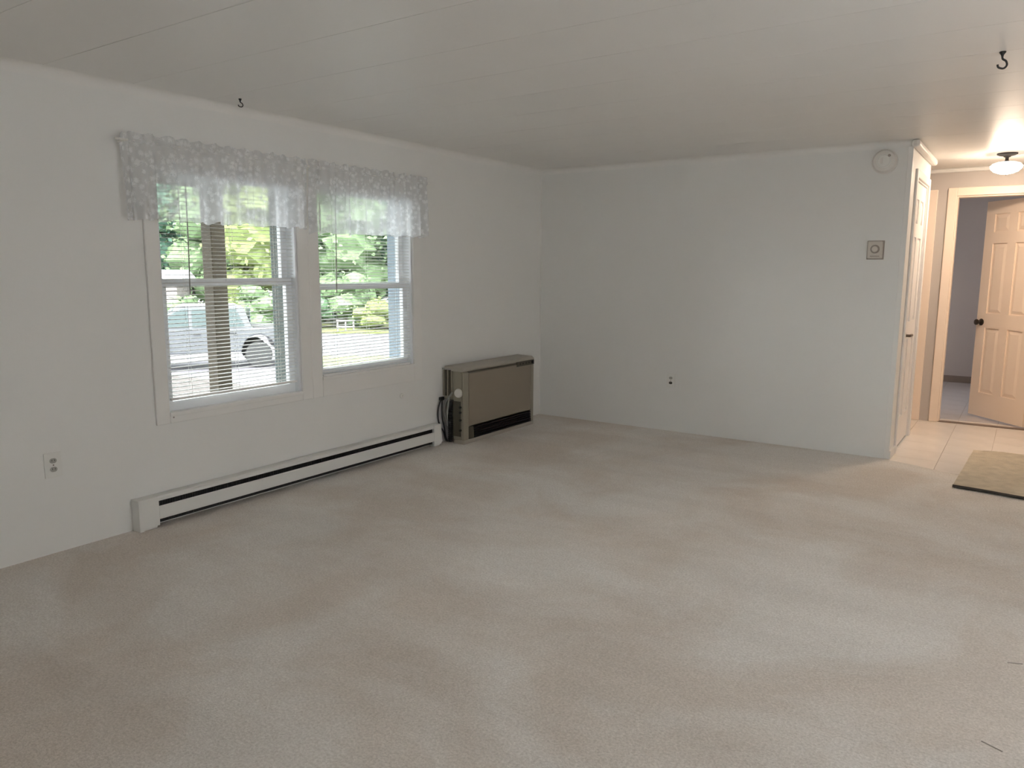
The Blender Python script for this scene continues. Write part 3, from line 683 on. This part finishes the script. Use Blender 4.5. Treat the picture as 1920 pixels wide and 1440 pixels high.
for i, (s, d, h, r, mi, th_) in enumerate(TR):
    tree('%s tree %s' % (hue[mi], pos[i]), s, d, h, r, mi, th_, 20+i)
BU = [(-15.6, 35.6, 1.3, .9, 3, 'yellow-tinged low bush just behind the truck cab'), (-13.4, 35.2, 1.25, 1.0, 1, 'yellow-green low bush behind the truck bed'), (-12.0, 35.8, 1.9, 1.1, 3, 'taller light green bush right of the truck bed'), (-9.6, 36.0, 1.5, 1.1, 0, 'mid green bush seen at the left of the right window'), (-6.4, 35.6, 1.2, 1.0, 1, 'low yellow-green bush in the right window middle'), (-4.8, 35.2, 1.0, .9, 1, 'low yellow-green bush near the right window jamb'), (-7.9, 36.8, 2.4, 1.2, 3, 'tall light green bush behind the white rail')]
for i, (s, d, h, r, mi, lb) in enumerate(BU): tree(lb, s, d, h, r, mi, .15, 60+i, 'bush', 'low_bush', 'bushes at the edge of the drive')

# white rail fence and pale shed beyond the drive
rf = thing('rail_fence', 'short white rail fence in front of the bushes', 'fence', T_(-7.55, 34.3), YAW)
for q in (-.36, 0, .36): MB().box(q-.03, q+.03, -.03, .03, 0, .55).build('fence_post', M['siding'], rf, off=(0, 0, 0))
for z in (.22, .50): MB().box(-.42, .42, -.03, -.05, z, z+.06).build('fence_rail', M['siding'], rf, off=(0, 0, 0))
sh = thing('garden_shed', 'pinkish white shed behind the truck at the left window edge', 'shed', T_(-17.2, 37.0), YAW)
MB().box(-1.9, 1.35, -1, 1, 0, 2.15).build('shed_wall', M['siding'], sh, off=(0, 0, 0))
for i in range(12): MB().box(-1.91, 1.36, -1.02, -1.0, .05+i*.175, .205+i*.175).build('siding_board', M['siding'], sh, off=(0, 0, 0))
MB().poly([(-1.25, 2.15), (1.25, 2.15), (0, 2.75)], -2.1, 1.55, axis=0).build('shed_roof', M['shed_roof'], sh, off=(0, 0, 0))
MB().box(-.8, -.1, -1.05, -1.0, .1, 1.8).build('shed_door', M['vinyl'], sh, off=(0, 0, 0))

# porch: deck, post, beam and roof outside the left window
dk = thing('porch_deck', 'brownish board deck outside the left window', 'deck', (-3, -3, -.1))
bmsh = None; yy = -6.0
while yy < -.15:
    if bmsh is None: o = MB().box(-6.2, -.2, 0, .138, -.04, 0).build('deck_board', M['deck'], None); bmsh = o.data
    else: o = bpy.data.objects.new('deck_board', bmsh); COL.objects.link(o)
    o.parent = dk; o.location = (3, yy+3, 0); yy += .145
MB().box(-6.15, -.25, -5.95, -.2, -.30, -.142).build('deck_frame', M['deck'], dk)
for xx, y_ in ((-6.0, -5.8), (-6.0, -.35), (-3.0, -.35), (-3.0, -5.8)): MB().box(xx-.06, xx+.06, y_-.06, y_+.06, G, -.30).build('deck_leg', M['post'], dk)
pp = thing('porch_post', 'square brown wooden porch post outside the left window', 'post', (-2.0, -1.99, -.1))
MB().box(-2.068, -1.932, -2.058, -1.922, -.1, 2.0).build('shaft', M['post'], pp, bevel=.006)
MB().box(-2.085, -1.915, -2.075, -1.905, -.1, .06).build('base_trim', M['post'], pp, bevel=.004)
pr = thing('porch_roof', 'dark wooden porch roof edge behind the left lace valance', 'porch roof', (-1.1, -4, 2.0))
MB().box(-2.08, -1.92, -7.5, -1.90, 2.0, 2.2).build('beam', M['post'], pr)
MB().poly([(-2.45, 2.12), (-.16, 2.36), (-.16, 2.42), (-2.45, 2.18)], -7.6, -1.80, axis=1).build('roof_sheet', M['post'], pr)

# pickup truck
M['paint'] = mat('silver_truck_paint', (0.098, 0.102, 0.110), .35, metal=.1, noise=(3, .03))
M['tglass'] = mat('dark_truck_glass', (.05, .07, .07), .3, spec=.35)
M['tire'] = mat('tire_rubber', (.03, .03, .03), .8)
M['rim'] = mat('grey_wheel_rim', (.45, .46, .48), .4, metal=.6)
M['red'] = mat('red_lamp', (.45, .05, .04), .3)
tk = thing('pickup_truck', 'silver crew-cab pickup truck parked on the drive outside the left window', 'truck', (-15.35, 8.45, G), math.radians(-122))
hw = .93
def arch(cx_, r, zc, n=9): return [(cx_-r*math.cos(PI*i/n), zc+r*math.sin(PI*i/n)) for i in range(n+1)]
body = [(-1.08, .55)]+[(-.48, .50)]+arch(0, .46, .50)[1:-1]+[(.48, .48), (2.95, .46)]+arch(3.45, .46, .50)[1:-1]+[(3.95, .50), (4.35, .55), (4.38, .95), (4.15, 1.08), (3.15, 1.14), (.62, 1.14), (-1.10, 1.16)]
MB().poly(body, -hw, hw, axis=1).build('body', M['paint'], tk, off=(0, 0, 0), bevel=.03)
cab = [(.16, 1.13), (3.0, 1.13), (2.15, 1.72), (1.95, 1.80), (.55, 1.80), (.36, 1.74)]
cb = MB(); A = [cb.bm.verts.new((x_, -hw+.02-(z_-1.13)*-.16, z_)) for x_, z_ in cab]; B = [cb.bm.verts.new((x_, hw-.02-(z_-1.13)*.16, z_)) for x_, z_ in cab]
cb.bm.faces.new(A); cb.bm.faces.new(B[::-1])
for i in range(6): cb.bm.faces.new((A[i], B[i], B[(i+1) % 6], A[(i+1) % 6]))
cb.build('cab', M['paint'], tk, off=(0, 0, 0), bevel=.02)
for sgn in (-1, 1):
    for pts_, nm in (([(.36, 1.20), (.98, 1.20), (.98, 1.69), (.58, 1.69)], 'rear_window'), ([(1.08, 1.20), (1.74, 1.20), (1.74, 1.70), (1.08, 1.70)], 'door_window'), ([(1.84, 1.20), (2.72, 1.20), (2.16, 1.63), (2.0, 1.70), (1.84, 1.70)], 'front_window')):
        g_ = MB(); yo = lambda z_: sgn*(hw-.015-(z_-1.13)*.16)
        A = [g_.bm.verts.new((x_, yo(z_), z_)) for x_, z_ in pts_]; B = [g_.bm.verts.new((x_, yo(z_)+sgn*.012, z_)) for x_, z_ in pts_]
        g_.bm.faces.new(A); g_.bm.faces.new(B[::-1]); k_ = len(pts_)
        for i in range(k_): g_.bm.faces.new((A[i], B[i], B[(i+1) % k_], A[(i+1) % k_]))
        g_.build(nm, M['tglass'], tk, off=(0, 0, 0))
    for ax_ in (0, 3.45):
        wh = MB().lathe([(.24, -.12), (.36, -.11), (.375, -.08), (.375, .08), (.36, .11), (.24, .12)], (ax_, sgn*(hw-.13), .375), (0, sgn, 0), 28).build('tire', M['tire'], tk, off=(0, 0, 0), smooth=True)
        MB().lathe([(.245, -.10), (.245, .09), (.20, .06), (.08, .07), (.05, .10), (0, .10)], (ax_, sgn*(hw-.13), .375), (0, sgn, 0), 24).build('rim', M['rim'], wh, off=(0, 0, 0), smooth=True)
    MB().box(-1.115, -1.02, sgn*(hw-.02)-.06, sgn*(hw-.02)+.03, .78, 1.08).build('tail_light', M['red'], tk, off=(0, 0, 0), bevel=.01)
    MB().box(4.30, 4.40, sgn*.72-.16, sgn*.72+.16, .78, .95).build('headlight', M['glass'], tk, off=(0, 0, 0), bevel=.01)
    MB().box(2.62, 2.74, sgn*1.04-.09, sgn*1.04+.09, 1.16, 1.34).build('mirror', M['tglass'], tk, off=(0, 0, 0), bevel=.02)
    for hx in (.60, 1.55): MB().box(hx, hx+.18, sgn*(hw+.012)-.012, sgn*(hw+.012)+.012, 1.0, 1.03).build('door_handle', M['tire'], tk, off=(0, 0, 0))
MB().poly([(2.87, 1.20), (2.89, 1.20), (2.22, 1.70), (2.20, 1.68)], -.78, .78, axis=1).build('windshield', M['tglass'], tk, off=(0, 0, 0))
MB().box(.60, .62, -.75, .75, 1.22, 1.70).build('back_glass', M['tglass'], tk, off=(0, 0, 0)).location = (-.42, 0, 0)
MB().box(-1.0, .10, -.80, .80, 1.145, 1.165).build('bed_cover', M['tire'], tk, off=(0, 0, 0))
MB().box(-1.26, -1.10, -.88, .88, .48, .66).build('rear_bumper', M['rim'], tk, off=(0, 0, 0), bevel=.02)
MB().box(4.34, 4.48, -.90, .90, .46, .68).build('front_bumper', M['rim'], tk, off=(0, 0, 0), bevel=.02)
